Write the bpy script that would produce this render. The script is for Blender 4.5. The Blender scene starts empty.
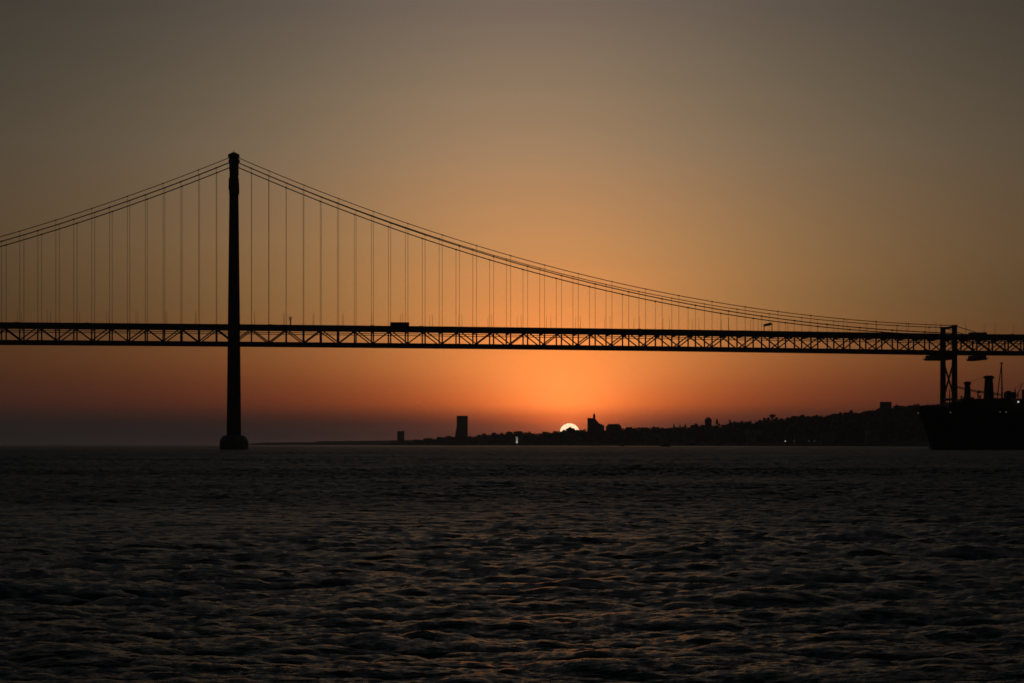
import bpy, math, random
import numpy as np
from mathutils import Vector, Matrix

random.seed(7)
rng = np.random.default_rng(11)
sc = bpy.context.scene
COL = sc.collection
F = 2000.0          # focal length in pixels of the 1024 px wide frame
CAMZ = 3.4
HOR = 444.3         # row of the horizon
PI = math.pi


def wx(px, Y):
    return (px - 512.0) / F * Y


def wz(py, Y):
    return CAMZ + (HOR - py) / F * Y


# ------------------------------------------------------------------ materials
def mat(name, col, rough=0.6, metal=0.0, noise=0.0, scale=0.3, emit=None, estr=0.0, spec=0.5):
    m = bpy.data.materials.new(name)
    m.use_nodes = True
    nt = m.node_tree
    b = nt.nodes['Principled BSDF']
    b.inputs['Roughness'].default_value = rough
    b.inputs['Metallic'].default_value = metal
    b.inputs['Specular IOR Level'].default_value = spec
    b.inputs['Base Color'].default_value = (*col, 1)
    if noise > 0:
        tc = nt.nodes.new('ShaderNodeTexCoord')
        n = nt.nodes.new('ShaderNodeTexNoise')
        n.inputs['Scale'].default_value = scale
        n.inputs['Detail'].default_value = 6
        r = nt.nodes.new('ShaderNodeValToRGB')
        r.color_ramp.elements[0].position = 0.3
        r.color_ramp.elements[1].position = 0.7
        r.color_ramp.elements[0].color = (*[c * (1 - noise) for c in col], 1)
        r.color_ramp.elements[1].color = (*[min(1, c * (1 + noise)) for c in col], 1)
        nt.links.new(tc.outputs['Object'], n.inputs['Vector'])
        nt.links.new(n.outputs['Fac'], r.inputs['Fac'])
        nt.links.new(r.outputs['Color'], b.inputs['Base Color'])
    if emit:
        b.inputs['Emission Color'].default_value = (*emit, 1)
        b.inputs['Emission Strength'].default_value = estr
    return m


STEEL = mat('painted_steel', (0.075, 0.032, 0.026), 0.6, 0, 0.3, 0.2)
CABLE = mat('cable_steel', (0.06, 0.035, 0.03), 0.65)
ROAD = mat('road_surface', (0.05, 0.05, 0.05), 0.9, 0, 0.3, 0.5)
CONC = mat('weathered_concrete', (0.16, 0.15, 0.135), 0.9, 0, 0.35, 0.15)
SIGNM = mat('sign_steel', (0.10, 0.10, 0.10), 0.5)
VEH_A = mat('vehicle_paint_dark', (0.05, 0.05, 0.06), 0.35)
VEH_B = mat('vehicle_paint_grey', (0.12, 0.11, 0.11), 0.35)
GLASS = mat('dark_glass', (0.01, 0.01, 0.012), 0.15)
RUBBER = mat('rubber', (0.02, 0.02, 0.02), 0.9)
HULL = mat('hull_paint', (0.022, 0.02, 0.022), 0.6, 0, 0.4, 0.12, spec=0.25)
HULLTOP = mat('ship_fittings_paint', (0.045, 0.04, 0.038), 0.65, 0, 0.3, 0.3, spec=0.3)
STEM = mat('stem_pale_grey', (0.75, 0.72, 0.68), 0.6)
WALL = mat('shore_masonry', (0.38, 0.35, 0.32), 0.9, 0, 0.3, 0.08)
WALLD = mat('shore_dark_masonry', (0.12, 0.105, 0.1), 0.9, 0, 0.3, 0.08)
ROOF = mat('clay_roof', (0.16, 0.07, 0.05), 0.9, 0, 0.3, 0.2)
STONE = mat('pale_stone', (0.62, 0.58, 0.53), 0.85, 0, 0.15, 0.3)
LEAF = mat('foliage', (0.045, 0.06, 0.028), 0.8, 0, 0.5, 0.15, spec=0.2)
LEAFD = mat('dark_foliage', (0.03, 0.045, 0.022), 0.8, 0, 0.5, 0.15, spec=0.2)
BARK = mat('bark', (0.05, 0.038, 0.03), 0.95)
LAND = mat('hill_soil', (0.055, 0.055, 0.035), 0.95, 0, 0.5, 0.02, spec=0.1)
LAMPW = mat('lamp_white', (0.8, 0.8, 0.8), 0.5, emit=(1.0, 0.95, 0.88), estr=0.6)
LAMPD = mat('lamp_dim', (0.8, 0.8, 0.8), 0.5, emit=(1.0, 0.9, 0.8), estr=0.06)
SAILM = mat('white_gelcoat', (0.6, 0.6, 0.58), 0.5)


# ------------------------------------------------------------------ mesh builder
class MB:
    def __init__(self):
        self.v = []
        self.f = []

    def add(self, vs, fs):
        o = len(self.v)
        self.v.extend([tuple(p) for p in vs])
        self.f.extend([tuple(i + o for i in q) for q in fs])

    def box(self, x0, x1, y0, y1, z0, z1):
        vs = [(x0, y0, z0), (x1, y0, z0), (x1, y1, z0), (x0, y1, z0), (x0, y0, z1), (x1, y0, z1), (x1, y1, z1), (x0, y1, z1)]
        self.add(vs, [(0, 3, 2, 1), (4, 5, 6, 7), (0, 1, 5, 4), (1, 2, 6, 5), (2, 3, 7, 6), (3, 0, 4, 7)])

    def frustum(self, cx, cy, rings, n=4, rot=PI / 4):
        """stack of regular rings (z, rx, ry); n=4 with rot pi/4 gives a rectangle of half sizes rx, ry"""
        k = math.sqrt(2) if n == 4 else 1.0
        vs, fs = [], []
        for (z, rx, ry) in rings:
            for i in range(n):
                a = rot + 2 * PI * i / n
                vs.append((cx + math.cos(a) * rx * k, cy + math.sin(a) * ry * k, z))
        for j in range(len(rings) - 1):
            for i in range(n):
                i2 = (i + 1) % n
                fs.append((j * n + i, j * n + i2, (j + 1) * n + i2, (j + 1) * n + i))
        fs.append(tuple(reversed(range(n))))
        fs.append(tuple((len(rings) - 1) * n + i for i in range(n)))
        self.add(vs, fs)

    def bar(self, p, q, r, n=6, r2=None):
        p, q = Vector(p), Vector(q)
        d = (q - p).normalized()
        up = Vector((0, 0, 1)) if abs(d.z) < 0.95 else Vector((1, 0, 0))
        a = d.cross(up).normalized()
        b = a.cross(d).normalized()
        r2 = r if r2 is None else r2
        vs = []
        off = PI / 4 if n == 4 else 0
        for (c, rr) in ((p, r), (q, r2)):
            for i in range(n):
                t = off + 2 * PI * i / n
                vs.append(c + a * (math.cos(t) * rr) + b * (math.sin(t) * rr))
        fs = [(i, (i + 1) % n, n + (i + 1) % n, n + i) for i in range(n)]
        fs += [tuple(reversed(range(n))), tuple(range(n, 2 * n))]
        self.add(vs, fs)

    def tube(self, pts, r, n=8):
        pts = [Vector(p) for p in pts]
        vs, fs = [], []
        m = len(pts)
        for k, p in enumerate(pts):
            d = (pts[min(k + 1, m - 1)] - pts[max(k - 1, 0)]).normalized()
            a = d.cross(Vector((0, 0, 1))).normalized()
            b = a.cross(d).normalized()
            for i in range(n):
                t = 2 * PI * i / n
                vs.append(p + a * (math.cos(t) * r) + b * (math.sin(t) * r))
        for k in range(m - 1):
            for i in range(n):
                i2 = (i + 1) % n
                fs.append((k * n + i, k * n + i2, (k + 1) * n + i2, (k + 1) * n + i))
        fs += [tuple(reversed(range(n))), tuple((m - 1) * n + i for i in range(n))]
        self.add(vs, fs)

    def prism(self, poly, y0, y1):
        """polygon in x,z extruded along y"""
        n = len(poly)
        vs = [(x, y0, z) for x, z in poly] + [(x, y1, z) for x, z in poly]
        fs = [tuple(range(n)), tuple(reversed(range(n, 2 * n)))]
        fs += [(i, n + i, n + (i + 1) % n, (i + 1) % n) for i in range(n)]
        self.add(vs, fs)

    def strip(self, prof, y0, y1, thick):
        """a ribbon following (x, ztop) points, given thickness, between y0 and y1"""
        n = len(prof)
        vs = []
        for x, z in prof:
            vs += [(x, y0, z - thick), (x, y1, z - thick), (x, y1, z), (x, y0, z)]
        fs = []
        for k in range(n - 1):
            for i in range(4):
                i2 = (i + 1) % 4
                fs.append((k * 4 + i, k * 4 + i2, (k + 1) * 4 + i2, (k + 1) * 4 + i))
        fs += [(3, 2, 1, 0), tuple((n - 1) * 4 + i for i in range(4))]
        self.add(vs, fs)

    def build(self, name, m, parent=None, smooth=False):
        me = bpy.data.meshes.new(name)
        me.from_pydata(self.v, [], self.f)
        me.materials.append(m)
        if smooth:
            for p in me.polygons:
                p.use_smooth = True
        o = bpy.data.objects.new(name, me)
        COL.objects.link(o)
        o.parent = parent
        return o


def tag(o, label=None, cat=None, group=None, kind=None):
    for k, v in (('label', label), ('category', cat), ('group', group), ('kind', kind)):
        if v:
            o[k] = v
    return o


def empty(name, loc, rz=0.0):
    o = bpy.data.objects.new(name, None)
    COL.objects.link(o)
    o.location = loc
    o.rotation_euler = (0, 0, rz)
    return o


def copy_tree(o, parent=None):
    c = o.copy()
    COL.objects.link(c)
    c.parent = parent
    for ch in [k for k in bpy.data.objects if k.parent == o]:
        copy_tree(ch, c)
    return c


# ------------------------------------------------------------------ camera
cam = bpy.data.cameras.new('camera')
cam.sensor_width = 36.0
cam.lens = F / 1024 * 36.0
cam.shift_y = (HOR - 341.5) / 1024.0
cam.clip_start = 0.5
cam.clip_end = 200000
co = bpy.data.objects.new('camera', cam)
COL.objects.link(co)
co.location = (0, 0, CAMZ)
co.rotation_euler = (PI / 2, 0, 0)
sc.camera = co

# ------------------------------------------------------------------ sky
SUN_PX, SUN_PY = 569.5, 433.4
SUN_AZ = math.atan((SUN_PX - 512) / F)
SUN_EL = math.atan((HOR - SUN_PY) / F)


def s2l(c):
    return tuple((x / 255 / 12.92) if x / 255 < 0.04045 else ((x / 255 + 0.055) / 1.055) ** 2.4 for x in c)


w = bpy.data.worlds.new('World')
sc.world = w
w.use_nodes = True
nt = w.node_tree
nt.nodes.clear()
N = nt.nodes.new
L = nt.links.new
out = N('ShaderNodeOutputWorld')
addsh = N('ShaderNodeAddShader')
bg1 = N('ShaderNodeBackground')
bg2 = N('ShaderNodeBackground')
sky = N('ShaderNodeTexSky')
sky.sky_type = 'NISHITA'
sky.sun_disc = False
sky.sun_elevation = math.radians(1.0)
sky.sun_rotation = SUN_AZ
sky.dust_density = 4.0
sky.air_density = 1.0
bg1.inputs['Strength'].default_value = 0.006
L(sky.outputs['Color'], bg1.inputs['Color'])


def math_node(op, a=None, b=None, c=None):
    n = N('ShaderNodeMath')
    n.operation = op
    for i, x in enumerate((a, b, c)):
        if x is None:
            continue
        if isinstance(x, (int, float)):
            n.inputs[i].default_value = x
        else:
            L(x, n.inputs[i])
    return n.outputs[0]


tc = N('ShaderNodeTexCoord')
sep = N('ShaderNodeSeparateXYZ')
L(tc.outputs['Generated'], sep.inputs[0])
el = math_node('MULTIPLY', math_node('ARCSINE', sep.outputs['Z']), 180 / PI)
elc = math_node('MAXIMUM', el, 0.0)
az = math_node('MULTIPLY', math_node('SUBTRACT', math_node('ARCTAN2', sep.outputs['X'], sep.outputs['Y']), SUN_AZ), 180 / PI)
# dusty evening air: thin level streaks
comb = N('ShaderNodeCombineXYZ')
L(math_node('MULTIPLY', az, 0.06), comb.inputs[0])
L(math_node('MULTIPLY', el, 1.6), comb.inputs[1])
ns = N('ShaderNodeTexNoise')
ns.inputs['Scale'].default_value = 1.0
ns.inputs['Detail'].default_value = 3
L(comb.outputs[0], ns.inputs['Vector'])
streak = math_node('MULTIPLY_ADD', ns.outputs['Fac'], 0.08, 0.96)
pos = math_node('POWER', math_node('DIVIDE', elc, 90.0), 0.5)


def ramp(stops, interp='EASE'):
    r = N('ShaderNodeValToRGB')
    cr = r.color_ramp
    cr.interpolation = interp
    while len(cr.elements) > 1:
        cr.elements.remove(cr.elements[-1])
    for i, (e, c) in enumerate(stops):
        p = math.sqrt(e / 90.0)
        if i == 0:
            el_ = cr.elements[0]
            el_.position = p
        else:
            el_ = cr.elements.new(p)
        el_.color = (*c, 1)
    L(pos, r.inputs['Fac'])
    return r.outputs['Color']


# colour of the sky over the sun, by elevation in degrees
SKY = [(0.0, (136, 60, 46)), (0.3, (150, 64, 44)), (0.55, (178, 76, 42)), (0.72, (212, 90, 39)), (1.13, (255, 128, 54)),
       (1.7, (254, 141, 65)), (2.27, (254, 143, 67)), (4.13, (226, 142, 79)), (5.55, (199, 139, 87)), (8.37, (161, 130, 100)),
       (10.32, (137, 118, 97)), (12.25, (115, 102, 92)), (14.5, (99, 92, 86)), (20.0, (80, 78, 77)), (30.0, (64, 65, 68)), (45.0, (48, 51, 56)), (90.0, (36, 39, 45))]
# the low air dims what lies behind it, so the sky beyond is the brighter towards the horizon
GAIN = [(0.0, 1.4), (0.4, 1.5), (0.55, 1.85), (0.72, 2.3), (1.13, 2.25), (1.7, 1.68), (2.27, 1.42), (4.13, 1.1), (8.0, 0.97), (14.0, 0.95), (20, 1.0), (90, 1.0)]
col_c = ramp([(e, tuple(x * 0.5 * float(np.interp(e, [g for g, _ in GAIN], [h for _, h in GAIN])) for x in s2l(c))) for e, c in SKY], 'LINEAR')
# how far the glow spreads to either side, in degrees for red, green, blue
WID = [(0.0, (4.2, 8.5, 11.3)), (0.64, (1.95, 2.35, 3.8)), (1.13, (2.65, 2.35, 2.3)), (1.7, (3.4, 3.05, 3.1)), (2.27, (4.05, 4.25, 4.9)),
       (4.13, (4.95, 6.7, 8.9)), (5.55, (6.3, 7.9, 10.2)), (8.37, (7.6, 9.1, 10.6)), (10.32, (7.9, 9.1, 9.9)), (12.25, (8.3, 9.4, 9.7)),
       (20.0, (16, 17, 17)), (40.0, (50, 50, 50)), (90.0, (64, 64, 64))]
wid = ramp([(e, tuple(x / 64 for x in c)) for e, c in WID], 'LINEAR')


def vmath(op, a, b=None):
    n = N('ShaderNodeVectorMath')
    n.operation = op
    for i, x in enumerate((a, b)):
        if x is None:
            continue
        if isinstance(x, tuple):
            n.inputs[i].default_value = x
        else:
            L(x, n.inputs[i])
    return n.outputs[0]


drift = math_node('MULTIPLY', math_node('MINIMUM', math_node('DIVIDE', elc, 9.0), 1.0), 1.3)
az_b = math_node('ADD', az, drift)
cz = N('ShaderNodeCombineXYZ')
for i in range(3):
    L(math_node('DIVIDE', az_b, 64.0), cz.inputs[i])
q = vmath('DIVIDE', cz.outputs[0], wid)
q2 = vmath('ADD', vmath('MULTIPLY', q, q), (1, 1, 1))
FLOOR = [(0.0, (0.002, 0.010, 0.012)), (1.4, (0.002, 0.010, 0.012)), (2.5, (0.001, 0.005, 0.006)), (5.0, (0, 0, 0)), (90.0, (0, 0, 0))]
# (the grey of the low dust, the same all round the horizon)
flo = ramp([(e, tuple(x * 0.5 for x in c)) for e, c in FLOOR], 'LINEAR')
skyc = vmath('ADD', vmath('DIVIDE', col_c, q2), flo)
# the sun's aureole
del_ = math_node('SUBTRACT', el, math.degrees(SUN_EL))
ang_ = math_node('SQRT', math_node('ADD', math_node('MULTIPLY', az, az), math_node('MULTIPLY', del_, del_)))
aur = math_node('MULTIPLY', math_node('EXPONENT', math_node('DIVIDE', ang_, -0.75)), 0.36)
av = N('ShaderNodeCombineXYZ')
for i, k_ in enumerate((1.0, 0.27, 0.06)):
    L(math_node('MULTIPLY', aur, k_), av.inputs[i])
skyc = vmath('ADD', skyc, av.outputs[0])
cs = N('ShaderNodeCombineXYZ')
for i in range(3):
    L(streak, cs.inputs[i])
skyc = vmath('MULTIPLY', skyc, cs.outputs[0])
L(skyc, bg2.inputs['Color'])
bg2.inputs['Strength'].default_value = 2.0
L(bg1.outputs[0], addsh.inputs[0])
L(bg2.outputs[0], addsh.inputs[1])
L(addsh.outputs[0], out.inputs['Surface'])

sun_dir = Vector((math.sin(SUN_AZ) * math.cos(SUN_EL), math.cos(SUN_AZ) * math.cos(SUN_EL), math.sin(SUN_EL)))
sl = bpy.data.lights.new('sunlight', 'SUN')
sl.energy = 0.06
sl.angle = math.radians(0.55)
sl.color = (1.0, 0.5, 0.22)
so = bpy.data.objects.new('sunlight', sl)
COL.objects.link(so)
so.rotation_euler = (-sun_dir).to_track_quat('-Z', 'Y').to_euler()
so.location = (0, 0, 500)

# the visible sun: a glowing ball far beyond everything
SD = 90000.0
m = mat('sun_glow', (0, 0, 0), 1.0, emit=(1.0, 0.63, 0.38), estr=3.4)
bpy_sun = MB()
R = 10.2 / F * SD
nseg, nring = 64, 32
rings = []
vs, fs = [], []
for j in range(nring + 1):
    th = PI * j / nring
    for i in range(nseg):
        ph = 2 * PI * i / nseg
        vs.append((R * math.sin(th) * math.cos(ph), R * math.sin(th) * math.sin(ph), R * math.cos(th)))
for j in range(nring):
    for i in range(nseg):
        i2 = (i + 1) % nseg
        fs.append((j * nseg + i, (j + 1) * nseg + i, (j + 1) * nseg + i2, j * nseg + i2))
bpy_sun.add(vs, fs)
so2 = bpy_sun.build('sun', m, None, True)
so2.location = sun_dir * SD
tag(so2, 'glowing setting sun half sunk behind the dark far shore', 'sun')

# ------------------------------------------------------------------ water
def spectrum_tile(Lt, Nt, peak, hs, wind_deg, spread, lmin, seed, ex=3.4):
    r = np.random.default_rng(seed)
    k1 = np.fft.fftfreq(Nt, Lt / Nt) * 2 * np.pi
    kx, ky = np.meshgrid(k1, k1, indexing='xy')
    k = np.hypot(kx, ky)
    k[0, 0] = 1e-9
    kp = 2 * np.pi / peak
    S = k ** -ex * np.exp(-1.25 * (kp / k) ** 2)
    wd = math.radians(wind_deg)
    c = np.cos(np.arctan2(ky, kx) - wd)
    D = np.where(c > 0, np.abs(c) ** spread, 0.0) + 0.06 * np.abs(c) ** 2 + 0.012
    S = S * D
    S[(k > 2 * np.pi / lmin)] = 0
    S[0, 0] = 0
    amp = np.sqrt(S)
    h = amp * (r.normal(size=k.shape) + 1j * r.normal(size=k.shape))
    H = np.fft.ifft2(h).real
    dx = np.fft.ifft2(1j * h * kx / k).real
    dy = np.fft.ifft2(1j * h * ky / k).real
    g = hs / (4 * H.std())
    return H * g, dx * g, dy * g, Lt


def sample(T, X, Y):
    Nt = T.shape[0]
    xf = np.floor(X).astype(np.int64)
    yf = np.floor(Y).astype(np.int64)
    fx = (X - xf).astype(np.float32)
    fy = (Y - yf).astype(np.float32)
    x0, x1, y0, y1 = xf % Nt, (xf + 1) % Nt, yf % Nt, (yf + 1) % Nt
    return (T[y0, x0] * (1 - fx) + T[y0, x1] * fx) * (1 - fy) + (T[y1, x0] * (1 - fx) + T[y1, x1] * fx) * fy


tiles = [spectrum_tile(90.0, 1024, 2.4, 0.215, 268, 9, 0.22, 3, 3.5),
         spectrum_tile(17.0, 768, 0.42, 0.036, 264, 10, 0.06, 5, 3.2),
         spectrum_tile(420.0, 1024, 6.0, 0.26, 274, 10, 2.0, 9, 3.7),
         spectrum_tile(1500.0, 768, 22.0, 0.18, 284, 6, 8.0, 17, 4.0)]
rot = [0.0, 0.2, -0.12, 0.1]

# rows (distance) and columns (bearing) of one sheet, finest where waves are large in view
rows = [-260, -120, -60, -30, -15, -5, 2, 6, 9, 11.5]
d = 13.0
FAR = 14000.0
while d < FAR:
    rows.append(d)
    if d < 260:
        st = min(0.24, max(0.06, d * d / 6800 * 0.5))
    else:
        st = 0.24 * (d / 260) ** 1.9
    d += min(st, 400)
rows.append(FAR)
rows = np.array(rows)
ang = list(np.linspace(-0.31, 0.31, 820))
a, st = 0.31, 0.62 / 820
side = []
while a < 1.0:
    st *= 1.12
    a += st
    side.append(a)
ang = np.array([-x for x in reversed(side)] + ang + side)
apex = -18.0
RR, AA = np.meshgrid(np.maximum(rows - apex, 14.0), np.tan(ang), indexing='ij')
X = RR * AA
Y = np.repeat(rows[:, None], len(ang), axis=1)
# rows behind the camera keep a fair width
Z = np.zeros_like(X)
DX = np.zeros_like(X)
DY = np.zeros_like(X)
dist = np.hypot(X, Y)
for (H, dx, dy, Lt), ro in zip(tiles, rot):
    c, s = math.cos(ro), math.sin(ro)
    U = (X * c - Y * s) / Lt * H.shape[0]
    V = (X * s + Y * c) / Lt * H.shape[0]
    fade = 1.0 / (1.0 + (dist / 2500.0) ** 2)
    Z += sample(H, U, V) * fade
    ddx, ddy = sample(dx, U, V), sample(dy, U, V)
    DX += (ddx * c + ddy * s) * fade * 1.15
    DY += (-ddx * s + ddy * c) * fade * 1.15
# gusts: patches of livelier and quieter water
gust = np.zeros_like(X)
for i in range(9):
    kx, ky, p = rng.normal(0, 0.03), rng.normal(0, 0.05), rng.uniform(0, 6.28)
    gust += np.sin(kx * X + ky * Y + p)
gust = 1.0 + 0.09 * gust
Z *= gust
edge = np.clip((np.arange(len(rows)) - 5) / 6.0, 0, 1)[:, None]
DX *= edge * (dist < 400)
DY *= edge * (dist < 400)
verts = np.stack([X - DX, Y - DY, Z], axis=-1).reshape(-1, 3).astype(np.float32)
nr, nc = X.shape
i0 = (np.arange(nr - 1)[:, None] * nc + np.arange(nc - 1)[None, :]).ravel()
quads = np.stack([i0, i0 + 1, i0 + nc + 1, i0 + nc], axis=-1).astype(np.int32)
me = bpy.data.meshes.new('water')
me.vertices.add(len(verts))
me.vertices.foreach_set('co', verts.ravel())
me.loops.add(quads.size)
me.loops.foreach_set('vertex_index', quads.ravel())
me.polygons.add(len(quads))
me.polygons.foreach_set('loop_start', np.arange(0, quads.size, 4, dtype=np.int32))
me.polygons.foreach_set('loop_total', np.full(len(quads), 4, dtype=np.int32))
me.polygons.foreach_set('use_smooth', np.ones(len(quads), dtype=bool))
me.update(calc_edges=True)
WATER = mat('river_water', (0.012, 0.021, 0.022), 0.2, spec=0.25)
wn = WATER.node_tree
pb = wn.nodes['Principled BSDF']
pb.inputs['IOR'].default_value = 1.33
pb.inputs['Specular Tint'].default_value = (0.66, 0.92, 1.0, 1)
tcw = wn.nodes.new('ShaderNodeTexCoord')
prev = None
for scl, stretch, dist_, det in ((2.6, 0.28, 0.22, 5), (9.0, 0.32, 0.08, 3)):
    mp = wn.nodes.new('ShaderNodeMapping')
    mp.inputs['Scale'].default_value = (stretch, 1.0, 1.0)
    n1 = wn.nodes.new('ShaderNodeTexNoise')
    n1.inputs['Scale'].default_value = scl
    n1.inputs['Detail'].default_value = det
    n1.inputs['Roughness'].default_value = 0.62
    b1 = wn.nodes.new('ShaderNodeBump')
    b1.inputs['Strength'].default_value = 1.0
    b1.inputs['Distance'].default_value = dist_
    wn.links.new(tcw.outputs['Object'], mp.inputs['Vector'])
    wn.links.new(mp.outputs['Vector'], n1.inputs['Vector'])
    wn.links.new(n1.outputs['Fac'], b1.inputs['Height'])
    if prev:
        wn.links.new(prev.outputs['Normal'], b1.inputs['Normal'])
    prev = b1
wn.links.new(prev.outputs['Normal'], pb.inputs['Normal'])
# the open reach is choppier than the lee near the boat: ripples too fine to model show as roughness
ln = wn.nodes.new('ShaderNodeVectorMath')
ln.operation = 'LENGTH'
mr = wn.nodes.new('ShaderNodeMapRange')
mr.inputs['From Min'].default_value = 20
mr.inputs['From Max'].default_value = 125
mr.inputs['To Min'].default_value = 0.16
mr.inputs['To Max'].default_value = 0.40
wn.links.new(tcw.outputs['Object'], ln.inputs[0])
wn.links.new(ln.outputs['Value'], mr.inputs['Value'])
m2 = wn.nodes.new('ShaderNodeMapRange')   # calmer in the lee of the far shore
m2.inputs['From Min'].default_value = 2400
m2.inputs['From Max'].default_value = 3600
m2.inputs['To Min'].default_value = 0.0
m2.inputs['To Max'].default_value = 0.10
wn.links.new(ln.outputs['Value'], m2.inputs['Value'])
m3 = wn.nodes.new('ShaderNodeMapRange')
m3.inputs['From Min'].default_value = 125
m3.inputs['From Max'].default_value = 700
m3.inputs['To Min'].default_value = 0.0
m3.inputs['To Max'].default_value = 0.10
wn.links.new(ln.outputs['Value'], m3.inputs['Value'])
s3 = wn.nodes.new('ShaderNodeMath')
wn.links.new(mr.outputs['Result'], s3.inputs[0])
wn.links.new(m3.outputs['Result'], s3.inputs[1])
sb = wn.nodes.new('ShaderNodeMath')
sb.operation = 'SUBTRACT'
wn.links.new(s3.outputs[0], sb.inputs[0])
wn.links.new(m2.outputs['Result'], sb.inputs[1])
# cat's paws: patches where the wind has roughened or left the surface
mpw = wn.nodes.new('ShaderNodeMapping')
mpw.inputs['Scale'].default_value = (0.35, 1.0, 1.0)
cp = wn.nodes.new('ShaderNodeTexNoise')
cp.inputs['Scale'].default_value = 0.03
cp.inputs['Detail'].default_value = 7
cp.inputs['Roughness'].default_value = 0.7
wn.links.new(tcw.outputs['Object'], mpw.inputs['Vector'])
wn.links.new(mpw.outputs['Vector'], cp.inputs['Vector'])
ma = wn.nodes.new('ShaderNodeMath')
ma.operation = 'MULTIPLY_ADD'
ma.inputs[1].default_value = 0.55
ma.inputs[2].default_value = -0.275
wn.links.new(cp.outputs['Fac'], ma.inputs[0])
ad = wn.nodes.new('ShaderNodeMath')
ad.operation = 'ADD'
ad.use_clamp = True
wn.links.new(sb.outputs[0], ad.inputs[0])
wn.links.new(ma.outputs[0], ad.inputs[1])
wn.links.new(ad.outputs[0], pb.inputs['Roughness'])
me.materials.append(WATER)
wo = bpy.data.objects.new('water', me)
COL.objects.link(wo)
tag(wo, kind='structure')

# ------------------------------------------------------------------ bridge
TY = 1304.0
TH = math.radians(7.2)
TX = wx(234.0, TY)
bridge = empty('suspension_bridge', (TX, TY, 0), TH)
tag(bridge, 'long dark suspension bridge with one tall tower, trussed deck and cables', 'bridge')
HALF = 11.5
PAN = 11.27
S0, S1 = -26, 54           # panel range of what is built
PIER = 483.0


def zpar(s):               # top of the parapet
    e = min(s, PIER)
    return 81.2 - 3.1 * max(0.0, (e + 150) / 633.0) ** 2


def zroad(s):
    return zpar(s) - 1.35


def zbot(s):               # bottom of the truss
    return zpar(s) - 13.5


def zup(s):
    if s <= 0:
        t = -s / 1013.0
        return 189.8 - 4 * 109.0 * t * (1 - t)
    if s <= PIER:
        t = s / PIER
        return 189.8 + (83.7 - 189.8) * t - 4 * 24.3 * t * (1 - t)
    return 83.7 - (s - PIER) * 0.30


def zlow(s):
    if s <= 0:
        return zup(s) - 3.15
    if s <= PIER:
        return zup(s) - (3.15 + 2.0 * s / PIER)
    return 84.0 - 5.15 - (s - PIER) * 0.25


xs = [i * PAN / 2 for i in range(2 * S0, 2 * S1 + 1)]
# road and rail decks
b = MB()
b.strip([(x, zroad(x)) for x in xs], -HALF + 0.4, HALF - 0.4, 0.5)
b.build('road_deck', ROAD, bridge)
b = MB()
for t in (-8.5, -5, -1.7, 1.7, 5, 8.5):
    b.strip([(x, zroad(x) - 0.503) for x in xs], t - 0.2, t + 0.2, 1.3)
for k in range(S0, S1 + 1):
    b.box(k * PAN - 0.25, k * PAN + 0.25, -HALF + 0.35, HALF - 0.35, zroad(k * PAN) - 2.6, zroad(k * PAN) - 1.81)
b.build('floor_beams', STEEL, bridge)
b = MB()
b.strip([(x, zbot(x) + 2.6) for x in xs], -5.5, 5.5, 0.8)
b.build('rail_deck', STEEL, bridge)
for sgn in (-1, 1):
    b = MB()
    b.strip([(x, zpar(x)) for x in xs], sgn * (HALF + 0.42) - 0.1, sgn * (HALF + 0.42) + 0.1, 1.9)
    b.build('parapet', STEEL, bridge)
    tr = MB()
    tr.strip([(x, zroad(x) - 0.3) for x in xs], sgn * HALF - 0.38, sgn * HALF + 0.38, 1.3)
    tr = tr.build('side_truss', STEEL, bridge)
    b = MB()
    b.strip([(x, zbot(x) + 2.2) for x in xs], sgn * HALF - 0.38, sgn * HALF + 0.38, 2.2)
    b.build('bottom_chord', STEEL, tr)
    b = MB()
    b.strip([(x, zroad(x) - 3.5) for x in xs], sgn * (HALF - 0.6) - 0.12, sgn * (HALF - 0.6) + 0.12, 0.45)
    b.build('walkway_rail', STEEL, tr)
    for k in range(S0, S1):
        x0, x1 = k * PAN, (k + 1) * PAN
        b = MB()
        b.box(x0 - 0.46, x0 + 0.46, sgn * HALF - 0.3, sgn * HALF + 0.3, zbot(x0) + 2.195, zroad(x0) - 1.595)
        b.build('truss_post', STEEL, tr)
        b = MB()
        if k % 2 == 1:
            p, q = (x0, sgn * HALF, zroad(x0) - 1.5), (x1, sgn * HALF, zbot(x1) + 2.1)
        else:
            p, q = (x0, sgn * HALF, zbot(x0) + 2.1), (x1, sgn * HALF, zroad(x1) - 1.5)
        b.bar(p, q, 0.52, 4)
        if k >= 43:
            b.bar((p[0], p[1], q[2]), (q[0], q[1], p[2]), 0.4, 4)
        b.build('diagonal_brace', STEEL, tr)
    # cables: the later upper one and the first lower one
    for zf, r, par in ((zup, 0.24, 0), (zlow, 0.33, 1)):
        pts = [(x, sgn * HALF, zf(x)) for x in np.arange(S0 * PAN, 0, 4)] + [(0, sgn * HALF, zf(0))] + \
              [(x, sgn * HALF, zf(x)) for x in np.arange(4, PIER, 4)] + [(PIER, sgn * HALF, zf(PIER)), (PIER + 26, sgn * HALF, zf(PIER + 26))]
        b = MB()
        b.tube(pts, r)
        cb = b.build('main_cable', CABLE, bridge, True)
        for k in range(S0, 43):
            if k == 0 or (k % 2) != par:
                continue
            s = k * PAN
            if zf(s) - zroad(s) < 1.0:
                continue
            b = MB()
            for o in (-0.16, 0.16):
                b.bar((s + o, sgn * HALF, zroad(s) - 0.3), (s + o, sgn * HALF, zf(s)), 0.058, 5)
            b.box(s - 0.4, s + 0.4, sgn * HALF - r * 1.5, sgn * HALF + r * 1.5, zf(s) - r * 1.6, zf(s) + r * 1.6)
            b.build('hanger', CABLE, cb)

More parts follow.
